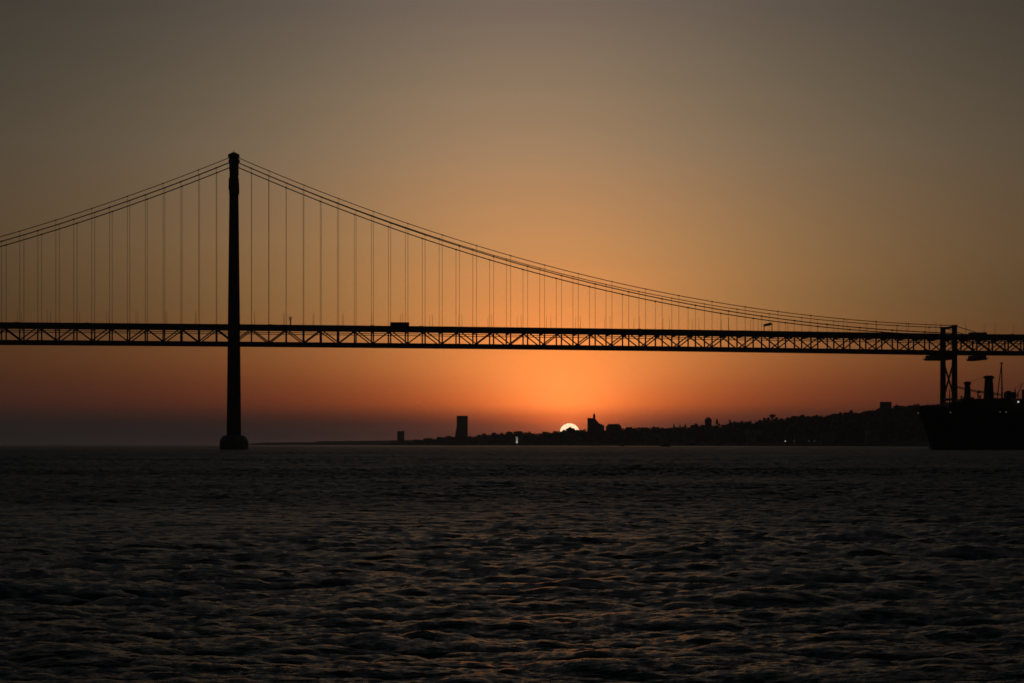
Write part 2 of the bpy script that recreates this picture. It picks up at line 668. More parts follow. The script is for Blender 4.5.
# main tower
tower = MB()
tower.frustum(0, 0, [(-6, 9.3, 27), (1.0, 9.4, 28.2), (5.0, 9.4, 28.2), (6.8, 8.8, 27), (8.4, 7.5, 25.6), (9.3, 5.8, 23.0)], 16, PI / 16)
tower.build('tower_pier', CONC, bridge)
tw = MB()
tw.box(-2.2, 2.2, -HALF + 3.0, HALF - 3.0, 60.0, 64.5)
tw = tw.build('main_tower', STEEL, bridge)
for sgn in (-1, 1):
    y = sgn * HALF
    b = MB()

    def hw(z):
        return 4.55 + (2.95 - 4.55) * (z - 9.3) / (168 - 9.3)
    # cruciform leg: a core with stepped flanges
    b.frustum(0, y, [(9.3, hw(9.3), 3.3), (168, 2.8, 2.6), (168.05, 3.35, 2.9), (175, 3.25, 2.9), (175.05, 2.75, 2.6), (180.5, 2.7, 2.6), (180.55, 2.95, 2.8), (188.6, 2.95, 2.8)])
    for dy in (-1, 1):
        b.frustum(0, y + dy * 3.0, [(9.4, hw(9.3) * 0.6, 0.9), (167.5, 1.7, 0.7)])
    b.build('leg', STEEL, tw)
    b = MB()
    b.frustum(0, y, [(188.65, 3.3, 3.0), (189.5, 3.75, 3.0), (190.5, 3.5, 2.8), (191.3, 1.9, 1.8), (192.2, 0.6, 0.6)])
    b.bar((0, y, 192.1), (0, y, 193.4), 0.22, 6, 0.1)
    b.build('saddle_cap', STEEL, tw)
for z in (34, 92, 124, 152, 181):
    b = MB()
    b.box(-1.9, 1.9, -HALF + 2.4, HALF - 2.4, z - 1.5, z + 1.5)
    b.build('cross_strut', STEEL, tw)
zl = [12, 34, 62, 92, 124, 152, 181]
for a, c in zip(zl[:-1], zl[1:]):
    if a == 62:
        a = 82
    for sgn in (-1, 1):
        b = MB()
        b.bar((sgn * 0.9, -(HALF - 2.6), a + 1.5), (sgn * 0.9, HALF - 2.6, c - 1.5), 0.8, 4)
        b.bar((sgn * 0.9, (HALF - 2.6), a + 1.5), (sgn * 0.9, -(HALF - 2.6), c - 1.5), 0.8, 4)
        b.build('cross_brace', STEEL, tw)

# end pier of the side span
p = MB()
p.frustum(PIER, 0, [(-4, 8, 20), (5, 7, 18), (5.2, 5.5, 16.5), (7.5, 5.5, 16.5)])
p = p.build('end_pier', CONC, bridge)
for sgn in (-1, 1):
    b = MB()
    y = sgn * HALF
    b.frustum(PIER, y, [(7.5, 1.75, 1.5), (78, 1.45, 1.2), (82.9, 1.5, 1.2), (82.95, 1.75, 1.4), (84.1, 1.6, 1.3)])
    b.build('leg', STEEL, p)
b = MB()
b.box(PIER - 1, PIER + 1, -HALF + 1.0, HALF - 1.0, 82.2, 83.6)
b.build('portal_beam', STEEL, p)
b = MB()
b.box(PIER - 1.4, PIER + 1.4, -HALF + 1.0, HALF - 1.0, 61.0, 64.3)
b.build('portal_beam', STEEL, p)
for za, zb_ in ((34, 61.5), (8, 34)):
    for sgn in (-1, 1):
        b = MB()
        b.bar((PIER, -sgn * HALF, za), (PIER, sgn * HALF, zb_), 0.65, 4)
        b.build('cross_brace', STEEL, p)
b = MB()
b.box(PIER - 0.9, PIER + 0.9, -HALF + 1.0, HALF - 1.0, 33.2, 34.8)
b.build('portal_beam', STEEL, p)


def bpt(s, t, z):
    c, sn = math.cos(TH), math.sin(TH)
    return (TX + s * c - t * sn, TY + s * sn + t * c, z)


def s_of(px, t=0.0):
    """bridge station seen at this column of the photograph, at offset t"""
    lo, hi = -400.0, 800.0
    for _ in range(60):
        m_ = (lo + hi) / 2
        x, y, _z = bpt(m_, t, 0)
        if 512 + F * x / y < px:
            lo = m_
        else:
            hi = m_
    return lo


# maintenance platforms slung under the deck
def platform(s0, s1, label):
    e = empty('maintenance_platform', bpt((s0 + s1) / 2, 0, zbot(s0)), TH)
    tag(e, label, 'platform', 'maintenance platforms slung under the bridge deck')
    h = (s1 - s0) / 2
    b = MB()
    b.box(-h, h, -HALF - 1.2, HALF + 1.2, -3.4, -2.9)
    b.box(-h * 0.8, h * 0.8, -HALF - 0.9, HALF + 0.9, -3.9, -3.41)
    b.build('floor_grating', STEEL, e)
    b = MB()
    b.prism([(-h * 0.96, -2.89), (h * 0.96, -2.89), (h * 0.8, -0.5), (-h * 0.8, -0.5)], -HALF + 1.5, HALF - 1.5)
    b.build('work_shelter', STEEL, e)
    for y in (-HALF - 1.1, HALF + 1.1):
        b = MB()
        for z in (-2.3, -1.7):
            b.bar((-h, y, z), (h, y, z), 0.09, 4)
        n = max(2, int(h))
        for i in range(n + 1):
            x = -h + 2 * h * i / n
            b.bar((x, y, -2.9), (x, y, -1.6), 0.08, 4)
        b.build('guard_rail', STEEL, e)
    for y in (-9, 9):
        for x in (-h * 0.7, h * 0.7):
            b = MB()
            b.bar((x, y, -2.9), (x, y, 0.0), 0.22, 4)
            b.build('suspension_arm', STEEL, e)


platform(s_of(939.5) - 7.5, s_of(939.5) + 6.5, 'wide inspection platform slung under the deck around the end pier legs')
platform(s_of(977) - 3.2, s_of(977) + 3.2, 'short inspection platform slung under the deck just beyond the end pier')


# sign gantries over the road
def gantry(s, label):
    e = empty('sign_gantry', bpt(s, 0, zroad(s)), TH)
    tag(e, label, 'sign gantry', 'sign gantries over the bridge road')
    for y in (-10.4, 10.4):
        b = MB()
        b.bar((0, y, 0), (0, y, 6.2), 0.28, 6)
        b.box(-0.5, 0.5, y - 0.5, y + 0.5, 0.002, 0.25)
        b.build('post', SIGNM, e)
    b = MB()
    for zz in (5.6, 6.9):
        for xx in (-0.5, 0.5):
            b.bar((xx, -10.9, zz), (xx, 10.9, zz), 0.12, 4)
    for i in range(14):
        y = -10.9 + 21.8 * i / 13
        b.bar((-0.5, y, 5.6), (-0.5, y, 6.9), 0.07, 4)
        b.bar((0.5, y, 5.6), (0.5, y, 6.9), 0.07, 4)
    b.build('beam', SIGNM, e)
    for y in (-8.6, -4.9, -1.2, 2.5, 6.3):
        b = MB()
        b.box(-0.75, -0.55, y - 1.75, y + 1.75, 5.3, 7.1)
        b.build('sign_panel', SIGNM, e)


gantry(s_of(290.5), 'sign gantry over the bridge road near the tall tower')
gantry(s_of(768), 'sign gantry over the bridge road towards the far end pier')

# lamp posts
proto = None
k = 0
for px in np.arange(-10, 1060, 29.4):
    s = s_of(px)
    if abs(s) < 7 or abs(s - PIER) < 4:
        continue
    for t in (-HALF + 1.0, HALF - 1.0):
        if proto is None:
            proto = empty('lamp_post', (0, 0, 0))
            b = MB()
            b.bar((0, 0, 0), (0, 0, 9.0), 0.13, 6, 0.07)
            b.build('post', SIGNM, proto)
            b = MB()
            b.bar((0, 0, 8.95), (0, 1.8, 9.4), 0.06, 5)
            b.build('arm', SIGNM, proto)
            b = MB()
            b.box(-0.2, 0.2, 1.6, 2.5, 9.32, 9.5)
            b.build('lamp_head', SIGNM, proto)
            tag(proto, 'slender unlit lamp post standing along the bridge road', 'lamp post', 'lamp posts along the bridge road')
            o = proto
        else:
            o = copy_tree(proto)
        o.location = bpt(s, t, zroad(s))
        o.rotation_euler = (0, 0, TH + (0 if t < 0 else PI))


# vehicles
def wheels(e, xs_, half, r):
    for x in xs_:
        for y in (-half, half):
            b = MB()
            b.bar((x, y - 0.14, r), (x, y + 0.14, r), r, 14)
            b.build('wheel', RUBBER, e)


def bus(s, t, label):
    e = empty('bus', bpt(s, t, zroad(s)), TH)
    tag(e, label, 'bus')
    b = MB()
    b.prism([(-6.2, 0.45), (6.0, 0.45), (6.2, 0.9), (6.15, 3.7), (5.9, 3.95), (-6.0, 3.95), (-6.2, 3.7)], -1.25, 1.25)
    b.build('body', VEH_A, e)
    for y in (-1.27, 1.27):
        b = MB()
        b.box(-5.8, 5.7, y - 0.015, y + 0.015, 1.7, 3.2)
        b.build('side_window', GLASS, e)
    b = MB()
    b.box(6.2, 6.23, -1.1, 1.1, 1.4, 3.2)
    b.build('windscreen', GLASS, e)
    wheels(e, (-3.6, 4.2), 1.12, 0.5)


def lorry(s, t, label):
    e = empty('lorry', bpt(s, t, zroad(s)), TH)
    tag(e, label, 'lorry')
    b = MB()
    b.box(-6.3, 3.4, -1.25, 1.25, 1.0, 2.6)
    b.build('cargo_box', VEH_B, e)
    b = MB()
    b.prism([(3.6, 0.5), (6.0, 0.5), (6.0, 1.6), (5.6, 2.75), (3.6, 2.8)], -1.2, 1.2)
    b.build('cab', VEH_A, e)
    b = MB()
    b.box(-6.2, 6.0, -0.6, 0.6, 0.6, 0.99)
    b.build('chassis', RUBBER, e)
    wheels(e, (-4.8, -3.6, 4.8), 1.1, 0.5)


bus(s_of(399.7, -8), -8, 'tall dark bus crossing the bridge between the tower and the sun')
lorry(s_of(978, -8), -8, 'box lorry on the bridge just beyond the end pier')
proto = None
for px, t in ((17.5, -8), (24, -4), (88, -8), (271, -8), (346, -4), (373, -8), (422, -8), (446, -4), (640, -8), (1013, -8), (905, -4)):
    if proto is None:
        proto = empty('car', (0, 0, 0))
        b = MB()
        b.prism([(-2.2, 0.35), (2.2, 0.35), (2.25, 0.8), (1.2, 1.0), (0.5, 1.72), (-1.7, 1.78), (-2.2, 1.1)], -0.88, 0.88)
        b.build('body', VEH_A, proto)
        b = MB()
        b.prism([(-1.5, 1.1), (0.9, 1.1), (0.42, 1.62), (-1.45, 1.66)], -0.9, 0.9)
        b.build('side_window', GLASS, proto)
        wheels(proto, (-1.35, 1.35), 0.78, 0.33)
        o = proto
    else:
        o = copy_tree(proto)
    s = s_of(px, t)
    o.location = bpt(s, t, zroad(s))
    o.rotation_euler = (0, 0, TH)
    tag(o, 'small dark car half hidden behind the bridge parapet', 'car', 'cars crossing the bridge')

# ------------------------------------------------------------------ far shore
SHORE = [(380, 7200), (400, 7000), (460, 6200), (520, 5600), (600, 5000), (700, 4400), (800, 3700), (930, 3200), (1100, 2800), (1300, 2500)]
SKYL = [(380, 443.4), (388, 442), (408, 441.5), (420, 439.5), (440, 437.5), (450, 436.5), (470, 436), (480, 435), (490, 433.8), (500, 433.5),
        (515, 432), (530, 432.3), (538, 433.8), (545, 432.6), (555, 431.6), (564, 430.0), (567.8, 428.9), (570.5, 427.4), (573.2, 428.9), (577, 430.0), (585, 430.0), (600, 430), (625, 428), (640, 428),
        (668, 428), (690, 427.2), (697, 425.4), (720, 425.5), (735, 423.2), (753, 423), (760, 420.8), (775, 419.5), (785, 419), (790, 417.8),
        (806, 416), (821, 417.2), (834, 415.5), (852, 412.8), (862, 413.5), (874, 410.3), (881, 409), (904, 406.3), (926, 406.5), (945, 405), (1100, 400), (1300, 398)]


def interp(tab, x):
    return float(np.interp(x, [a for a, _ in tab], [b for _, b in tab]))


def crest(px):
    """world X, Y, Z of the crest line seen at this column"""
    dd = interp(SHORE, px) + 420 * min(1.0, (px - 370) / 200)
    return wx(px, dd), dd, wz(interp(SKYL, px), dd)


vs, fs = [], []
pxs = np.arange(380, 1301, 2.0)
NR = 9
for px in pxs:
    ds = interp(SHORE, px)
    cx_, cd, cz_ = crest(px)
    cz_ -= 5.0
    for (dd, z) in ((ds, -3), (ds + 1, 1.6), (ds + 40, 2.2)):
        vs.append((wx(px, dd), dd, z))
    for u in (0.3, 0.55, 0.8, 1.0):
        dd = ds + 40 + (cd - ds - 40) * u
        z = 2.2 + max(0.4, cz_ - 2.2) * (u ** 1.3) + rng.normal(0, 0.6)
        vs.append((wx(px, dd), dd, z))
    vs.append((wx(px, cd + 400), cd + 400, max(1.5, cz_ - 12)))
    vs.append((wx(px, cd + 900), cd + 900, -3))
for i in range(len(pxs) - 1):
    for j in range(NR - 1):
        a = i * NR + j
        fs.append((a, a + NR, a + NR + 1, a + 1))
b = MB()
b.add(vs, fs)
hill = b.build('hills', LAND, None, True)
tag(hill, kind='structure')
# dim headland beyond the tower
vs, fs = [], []
hd = [(240, 443.9), (252, 443.4), (258, 442.7), (290, 442.3), (314, 442.1), (318, 441.3), (340, 440.9), (365, 440.7), (386, 440.5), (410, 440), (440, 439.6), (470, 439.6), (520, 440.5), (560, 443.5)]
for px in np.arange(240, 561, 2.0):
    z = wz(interp(hd, px), 11000) + rng.normal(0, 0.6)
    for dd, zz in ((10800, -3), (10801, 2), (11000, max(2.5, z)), (11500, -3)):
        vs.append((wx(px, dd), dd, zz))
n = len(vs) // 4
for i in range(n - 1):
    for j in range(3):
        a = i * 4 + j
        fs.append((a, a + 4, a + 5, a + 1))
b = MB()
b.add(vs, fs)
tag(b.build('headland_hills', LAND, None, True), kind='structure')


def leaf_cloud(centers, radii, n_each, size, r):
    """small leaf-clump quads spread through ellipsoids; returns verts, quads"""
    V, Q = [], []
    for (c, rad) in zip(centers, radii):
        d = r.normal(size=(n_each, 3))
        d /= np.linalg.norm(d, axis=1)[:, None]
        rr = r.uniform(0.25, 1.0, (n_each, 1)) ** 0.5
        pts = np.array(c) + d * rr * np.array(rad)
        u = r.normal(size=(n_each, 3))
        u /= np.linalg.norm(u, axis=1)[:, None]
        v = np.cross(u, r.normal(size=(n_each, 3)))
        v /= np.linalg.norm(v, axis=1)[:, None]
        sz = (r.uniform(0.6, 1.3, (n_each, 1)) * size)
        V.append(np.stack([pts - u * sz, pts + v * sz * 0.7, pts + u * sz, pts - v * sz * 0.7], axis=1).reshape(-1, 3))
    V = np.concatenate(V)
    return V, np.arange(len(V)).reshape(-1, 4)


def np_mesh(name, V, Q, m, parent=None):
    me = bpy.data.meshes.new(name)
    me.from_pydata(V.tolist(), [], Q.tolist())
    me.materials.append(m)
    o = bpy.data.objects.new(name, me)
    COL.objects.link(o)
    o.parent = parent
    return o


# the wood over the slope reads as one mass
cent, rad = [], []
for i in range(2600):
    px = rng.uniform(412, 1080)
    if rng.uniform() > 0.25 + 0.75 * min(1.0, max(0.0, (px - 412) / 300)):
        continue
    ds = interp(SHORE, px)
    cx_, cd, cz_ = crest(px)
    u = rng.uniform(0.12, 1.03)
    dd = ds + 40 + (cd - ds - 40) * u
    hh = min(rng.uniform(2.6, 5.6), 1.5 + 0.2 * cz_)
    z = 2.2 + max(0.4, cz_ - 7.2) * (min(1, u) ** 1.3) + hh * 0.75
    cent.append((wx(px, dd), dd, z))
    rad.append((hh * rng.uniform(0.8, 1.3), hh, hh * rng.uniform(0.7, 1.05)))
for px in np.arange(409, 1080, 1.6):     # crowns along the crest
    cx_, cd, cz_ = crest(px)
    hh = rng.uniform(3.0, 6.5)
    top = cz_ + rng.normal(-0.45, 0.6) * cd / F
    dd = cd - rng.uniform(0, 30)
    cent.append((wx(px, dd), dd, top - hh))
    rad.append((hh * rng.uniform(0.9, 1.5), hh, hh))
V, Q = leaf_cloud(cent, rad, 46, 1.6, rng)
tag(np_mesh('far_wood', V, Q, LEAFD), 'dark wooded slope above the far shore, one unbroken mass', 'woodland', kind='stuff')


def tree_proto(shape, m):
    e = empty('tree', (0, 0, 0))
    b = MB()
    if shape == 'pine':
        b.bar((0, 0, -0.1), (0.02, 0, 0.72), 0.03, 7, 0.017)
        for a in range(6):
            t = a * PI / 3 + 0.3
            b.bar((0.01, 0, 0.55 + 0.02 * a), (0.26 * math.cos(t), 0.26 * math.sin(t), 0.8), 0.012, 5, 0.005)
        cs = [(0.2 * math.cos(t), 0.2 * math.sin(t), 0.82 + 0.04 * math.sin(3 * t)) for t in np.arange(0, 6.28, 0.9)] + [(0, 0, 0.9)]
        cs += [(0.1, 0.0, 0.62), (-0.12, 0.05, 0.55)]
        rs = [(0.24, 0.24, 0.14)] * (len(cs) - 2) + [(0.16, 0.16, 0.12), (0.12, 0.12, 0.1)]
        ne, sz = 90, 0.055
    elif shape == 'cypress':
        b.bar((0, 0, -0.1), (0, 0, 0.7), 0.025, 7, 0.01)
        cs = [(0, 0, z) for z in (0.2, 0.35, 0.5, 0.65, 0.8, 0.92)]
        rs = [(0.24, 0.24, 0.15), (0.24, 0.24, 0.15), (0.21, 0.21, 0.15), (0.16, 0.16, 0.14), (0.11, 0.11, 0.12), (0.05, 0.05, 0.1)]
        ne, sz = 90, 0.055
    else:
        b.bar((0, 0, -0.1), (0.02, 0.01, 0.6), 0.035, 7, 0.018)
        for a in range(5):
            t = a * 1.256
            b.bar((0.01, 0, 0.32 + 0.05 * a), (0.22 * math.cos(t), 0.22 * math.sin(t), 0.62 + 0.03 * a), 0.014, 5, 0.006)
        r_ = np.random.default_rng(21)
        cs, rs = [], []
        for a in range(11):
            t = r_.uniform(0, 6.28)
            q_ = r_.uniform(0.05, 0.3)
            cs.append((q_ * math.cos(t), q_ * math.sin(t), r_.uniform(0.3, 0.88)))
            k_ = r_.uniform(0.12, 0.2)
            rs.append((k_, k_, k_ * 0.8))
        ne, sz = 120, 0.055
    b.build('trunk', BARK, e)
    V, Q = leaf_cloud(cs, rs, ne, sz, np.random.default_rng(5))
    np_mesh('crown', V, Q, m, e)
    return e


protos = {}


def tree(px, ytop, height, shape, label, group=None, back=0.0):
    ds = interp(SHORE, px)
    dd = ds + 40 + (crest(px)[1] - ds - 40) * (1.0 - back)
    if shape in protos:
        e = copy_tree(protos[shape])
    else:
        e = tree_proto(shape, LEAFD if shape != 'round' else LEAF)
        protos[shape] = e
        if 'group' in e:
            del e['group']
    e.location = (wx(px, dd), dd, wz(ytop, dd) - height)
    e.rotation_euler = (0, 0, random.uniform(0, 6.28))
    e.scale = (height,) * 3
    e.name = {'pine': 'umbrella_pine', 'cypress': 'cypress_tree', 'round': 'tree'}[shape]
    tag(e, label, 'tree', group)
    return e


tree(772.5, 414.4, 17, 'pine', 'tall flat topped pine rising alone above the dark skyline')
tree(764.5, 417.6, 12, 'round', 'small round tree just left of the tall flat topped pine')
tree(768.4, 417.2, 13, 'round', 'bushy tree crowding the left foot of the tall flat topped pine')
tree(776.4, 417.0, 13, 'round', 'bushy tree crowding the right foot of the tall flat topped pine')
tree(674, 423.8, 12, 'cypress', 'leftmost of the three pointed trees on the low skyline')
tree(680, 424.2, 11, 'cypress', 'middle one of the three pointed trees on the low skyline')
tree(685.3, 423.6, 12, 'cypress', 'rightmost of the three pointed trees on the low skyline')
tree(717, 418.6, 15, 'cypress', 'slender pointed tree beside the domed church tower')
tree(730, 419.4, 13, 'cypress', 'lone slender pointed tree between church tower and flat topped pine')
tree(570.6, 426.8, 19, 'round', 'dark bushy tree standing right in front of the setting sun')
tree(568.0, 428.0, 16, 'round', 'lower bushy tree left of the tallest tree against the setting sun')
tree(573.3, 428.0, 16, 'round', 'lower bushy tree right of the tallest tree against the setting sun')
G = 'dark round trees along the skyline'
for i, px in enumerate(list(np.arange(478, 700, 13.5)) + list(np.arange(692, 965, 6.5))):
    px = px + random.uniform(-4, 4)
    if abs(px - 570.5) < 14 or 584 < px < 626 or abs(px - 708) < 7 or 876 < px < 896 or abs(px - 772) < 9:
        continue
    h = random.uniform(9, 15) if px > 690 else random.uniform(7, 10)
    tree(px, interp(SKYL, px) - random.uniform(-0.3, 2.9 if px > 690 else 1.6), h, 'round', 'dark round crowned tree breaking the skyline of the far shore', G)


# buildings of the far shore
def ground_z(px, dd):
    ds = interp(SHORE, px)
    cz_ = crest(px)[2] - 5
    u = max(0.0, min(1.0, (dd - ds - 40) / max(1.0, crest(px)[1] - ds - 40)))
    return 2.2 + max(0.4, cz_ - 2.2) * (u ** 1.3) - 1.0


def block(name, px0, px1, ytop, dd, label, cat, m=WALLD, roof='flat', floors=3, group=None, depth=None):
    """a building seen between two columns, its top at a row, at distance dd"""
    W_ = (px1 - px0) / F * dd
    xc = wx((px0 + px1) / 2, dd)
    zt = wz(ytop, dd)
    zg = min(ground_z((px0 + px1) / 2, dd), zt - 3)
    e = empty(name, (xc, dd, zg))
    tag(e, label, cat, group)
    H_ = zt - zg
    D_ = depth or max(8, W_ * 0.7)
    rh = 0 if roof == 'flat' else H_ * 0.25
    b = MB()
    b.box(-W_ / 2, W_ / 2, 0, D_, -2, H_ - rh - (0.8 if roof == 'flat' else 0))
    b.build('wall', m, e)
    b = MB()
    if roof == 'flat':
        b.box(-W_ / 2 - 0.3, W_ / 2 + 0.3, -0.3, D_ + 0.3, H_ - 0.798, H_)
    else:
        b.prism([(-W_ / 2 - 0.4, H_ - rh + 0.002), (W_ / 2 + 0.4, H_ - rh + 0.002), (W_ / 2 * 0.7, H_), (-W_ / 2 * 0.7, H_)], -0.4, D_ + 0.4)
    b.build('roof', ROOF if roof != 'flat' else m, e)
    nwin = max(2, int(W_ / 4))
    for fl in range(floors):
        b = MB()
        z0 = (H_ - rh) * (fl + 0.35) / floors
        for i in range(nwin):
            x = -W_ / 2 + W_ * (i + 0.5) / nwin
            b.box(x - 0.6, x + 0.6, -0.06, -0.003, z0, z0 + min(1.6, (H_ - rh) / floors * 0.5))
        b.build('window_band', GLASS, e)
    return e, W_, H_, D_


# leaning control tower
dd = 6050.0
e, W_, H_, D_ = block('control_tower', 456.7, 467.6, 415.8, dd, 'tall plain slab tower standing alone by the water left of the sun', 'tower', WALLD, 'flat', 9)
b = MB()
b.prism([(-W_ / 2 - 0.003, H_ * 0.62), (-W_ / 2 - 3.6, H_ * 0.45), (-W_ / 2 - 7.5, 0), (-W_ / 2 - 0.003, 0)], 1, D_ - 1)
b.build('buttress', WALLD, e)
b = MB()
b.box(-W_ / 2 - 26, W_ / 2 + 10, -4, -0.5, -2, 11)
b.build('podium', WALLD, e)
# small tower block at the tip of the land
e, W_, H_, D_ = block('tower_block', 397.2, 404, 431.0, 7040, 'small square tower block on the low tip of the far shore', 'tower', WALLD, 'flat', 6)
b = MB()
b.box(-36, 26, -3, -0.5, -2, 8)
b.build('podium', WALLD, e)
# mill with stack and sloping conveyor
dd = 5230.0
e, W_, H_, D_ = block('grain_mill', 587.6, 595.4, 418.0, dd, 'dark mill building with a chimney and sloping wing right of the sun', 'mill', WALLD, 'flat', 6)
b = MB()
b.frustum(W_ / 2 - 2.9, 6, [(H_ + 0.002, 3.2, 3.2), (H_ + 10.2, 2.5, 2.5), (H_ + 10.22, 2.8, 2.8), (H_ + 11.2, 2.8, 2.8)], 12, 0)
b.build('chimney', WALLD, e)
b = MB()
zz = lambda py: wz(py, dd) - e.location.z
b.prism([(W_ / 2 + 0.003, -2), (W_ / 2 + 23, -2), (W_ / 2 + 23, zz(425.6)), (W_ / 2 + 17, zz(424.4)), (W_ / 2 + 9, zz(423.2)), (W_ / 2 + 4, zz(420.6)), (W_ / 2 + 0.003, zz(419.2))], 0.5, D_ - 0.5)
b.build('sloping_wing', WALLD, e)
block('warehouse', 606.5, 621.5, 424.0, dd, 'broad hip roofed warehouse just right of the dark mill', 'warehouse', WALLD, 'hip', 3)
# church tower with dome
dd = 4600.0
e, W_, H_, D_ = block('church_tower', 705.3, 711.6, 419.6, dd, 'domed church tower rising above the trees right of the warehouse', 'church tower', WALLD, 'flat', 4)
b = MB()
rr = W_ / 2
b.frustum(0, D_ / 2, [(H_ + 0.002, rr, rr), (H_ + 1.6, rr * 0.98, rr * 0.98), (H_ + 3.0, rr * 0.8, rr * 0.8), (H_ + 4.2, rr * 0.5, rr * 0.5), (H_ + 4.8, rr * 0.2, rr * 0.2), (H_ + 6.2, 0.15, 0.15)], 14, 0)
b.build('dome', WALLD, e)
block('apartment_building', 881.2, 891.6, 401.8, 3640, 'square apartment building standing on top of the wooded hill', 'building', WALLD, 'flat', 6)
# long riverside buildings half hidden by the trees
G = 'riverside buildings below the wood'
for px, wd, yt in ((430, 10, 439.6), (486, 12, 436.5), (503, 8, 437), (540, 9, 437), (556, 12, 438), (572, 9, 437.4), (632, 13, 435), (651, 10, 436), (664, 9, 434), (690, 12, 436), (722, 14, 433), (741, 9, 434.5), (752, 9, 430), (801, 12, 433.5), (829, 14, 432), (852, 10, 433), (873, 13, 430)):
    dd = interp(SHORE, px) + 60
    block('riverside_building', px - wd / 2, px + wd / 2, yt, dd, 'low dark riverside building at the foot of the wooded shore', 'building', random.choice((WALL, WALLD)), random.choice(('flat', 'hip')), 2, G, 14)
G = 'houses along the ridge of the far hill'
for px, wd, dy in ((416, 5, 0.7), (427, 7, 0.6), (439, 5, 0.8), (448, 4, 1.0), (484, 4, 1.0), (494, 4, 1.2), (509, 5, 0.8), (519, 7, 1.0), (545, 6, 0.9), (629, 6, 1.0), (646, 5, 0.6), (656, 7, 0.9), (694, 6, 1.3), (739, 8, 1.0), (748, 6, 1.4), (795, 6, 1.2), (815, 5, 1.0), (837, 9, 1.4), (847, 6, 1.1), (866, 6, 1.2), (898, 8, 1.3), (911, 7, 1.0), (934, 8, 1.2)):
    block('hill_house', px - wd / 2, px + wd / 2, interp(SKYL, px) - dy, crest(px)[1] - 8, 'small dark house breaking the wooded ridge of the far shore', 'house', random.choice((WALL, WALLD)), random.choice(('flat', 'hip')), 2, G, 10)
# floodlit stone watchtower
dd = 5560.0
e = empty('watchtower', (wx(516.9, dd), dd, 1.0))
tag(e, 'small pale floodlit stone tower standing at the water edge', 'tower')
b = MB()
b.frustum(0, 3, [(5.0, 3.0, 3.0), (20.2, 2.7, 2.7), (20.25, 3.3, 3.3), (23.0, 3.3, 3.3)])
b.build('shaft', STONE, e)
for sx in (-1, 1):
    b = MB()
    b.frustum(sx * 2.8, -0.6, [(19.6, 0.2, 0.2), (20.6, 0.7, 0.7), (23.6, 0.7, 0.7), (24.8, 0.05, 0.05)], 8, 0)
    b.build('corner_turret', STONE, e)
b = MB()
b.box(-12, 9, -5, 7, -4, 4.99)
b.build('terrace', WALLD, e)
sp = bpy.data.lights.new('floodlight', 'SPOT')
sp.energy = 9000
sp.spot_size = math.radians(48)
sp.color = (1.0, 0.95, 0.88)
sp.shadow_soft_size = 0.5
spo = bpy.data.objects.new('floodlight', sp)
COL.objects.link(spo)
spo.location = (wx(516.9, dd), dd - 20, 6.5)
spo.rotation_euler = Vector((0, 22, 8.5)).to_track_quat('-Z', 'Y').to_euler()

# quay lamps
G = 'lit lamps along the far quay'
protos2 = None
for px, lm, lab in ((785.3, LAMPW, 'brightest white lamp along the foot of the wooded shore'), (692, LAMPD, 0), (794, LAMPD, 0), (809, LAMPD, 0), (814.5, LAMPD, 0)):
    dd = interp(SHORE, px) + 20
    e = empty('quay_lamp', (wx(px, dd), dd, 1.7))
    tag(e, lab or 'faint lit lamp on a post along the far quay', 'lamp', G)
    b = MB()
    b.bar((0, 0, 0), (0, 0, 7.0), 0.14, 6, 0.09)
    b.build('post', SIGNM, e)
    b = MB()
    k_ = 1.0 if lab else 0.8
    b.frustum(0, 0, [(7.0, 0.6 * k_, 0.6), (7.5, 1.1 * k_, 1.1), (8.3, 1.1 * k_, 1.1), (8.7, 0.5 * k_, 0.5)], 10, 0)
    b.build('lamp_head', lm, e)


# small boats by the far shore
def boat(px, dd, Ln, label, mast):
    e = empty('small_boat', (wx(px, dd), dd, 0))
    tag(e, label, 'boat')
    b = MB()
    st = [(-0.5, 0.32, 0.0), (-0.3, 0.45, 0.0), (0.1, 0.45, 0.0), (0.35, 0.28, 0.03), (0.5, 0.02, 0.06)]
    vs, fs = [], []
    B_ = Ln * 0.3
    fb = Ln * 0.14
    for (u, wd, sh) in st:
        vs += [(u * Ln, -wd * B_, fb * (1 + sh * 6)), (u * Ln * 0.93, -wd * B_ * 0.6, -0.4), (u * Ln * 0.93, wd * B_ * 0.6, -0.4), (u * Ln, wd * B_, fb * (1 + sh * 6))]
    for i in range(len(st) - 1):
        for j in range(4):
            j2 = (j + 1) % 4
            fs.append((i * 4 + j, i * 4 + j2, (i + 1) * 4 + j2, (i + 1) * 4 + j))
    fs += [(0, 1, 2, 3), (19, 18, 17, 16)]
    b.add(vs, fs)
    b.build('hull', VEH_A, e)
    b = MB()
    b.frustum(-0.05 * Ln, 0, [(fb * 1.02, Ln * 0.17, B_ * 0.3), (fb + Ln * 0.13, Ln * 0.13, B_ * 0.26)])
    b.build('cabin', VEH_B, e)
    if mast:
        b = MB()
        b.bar((0, 0, fb + Ln * 0.1), (0, 0, fb + Ln * 0.5), 0.09, 6, 0.05)
        b.build('mast', SIGNM, e)


boat(622, 3400, 9, 'small dark motorboat on the water below the warehouse', True)
boat(665.5, 3000, 16, 'long low dark boat on the water below the pointed trees', False)

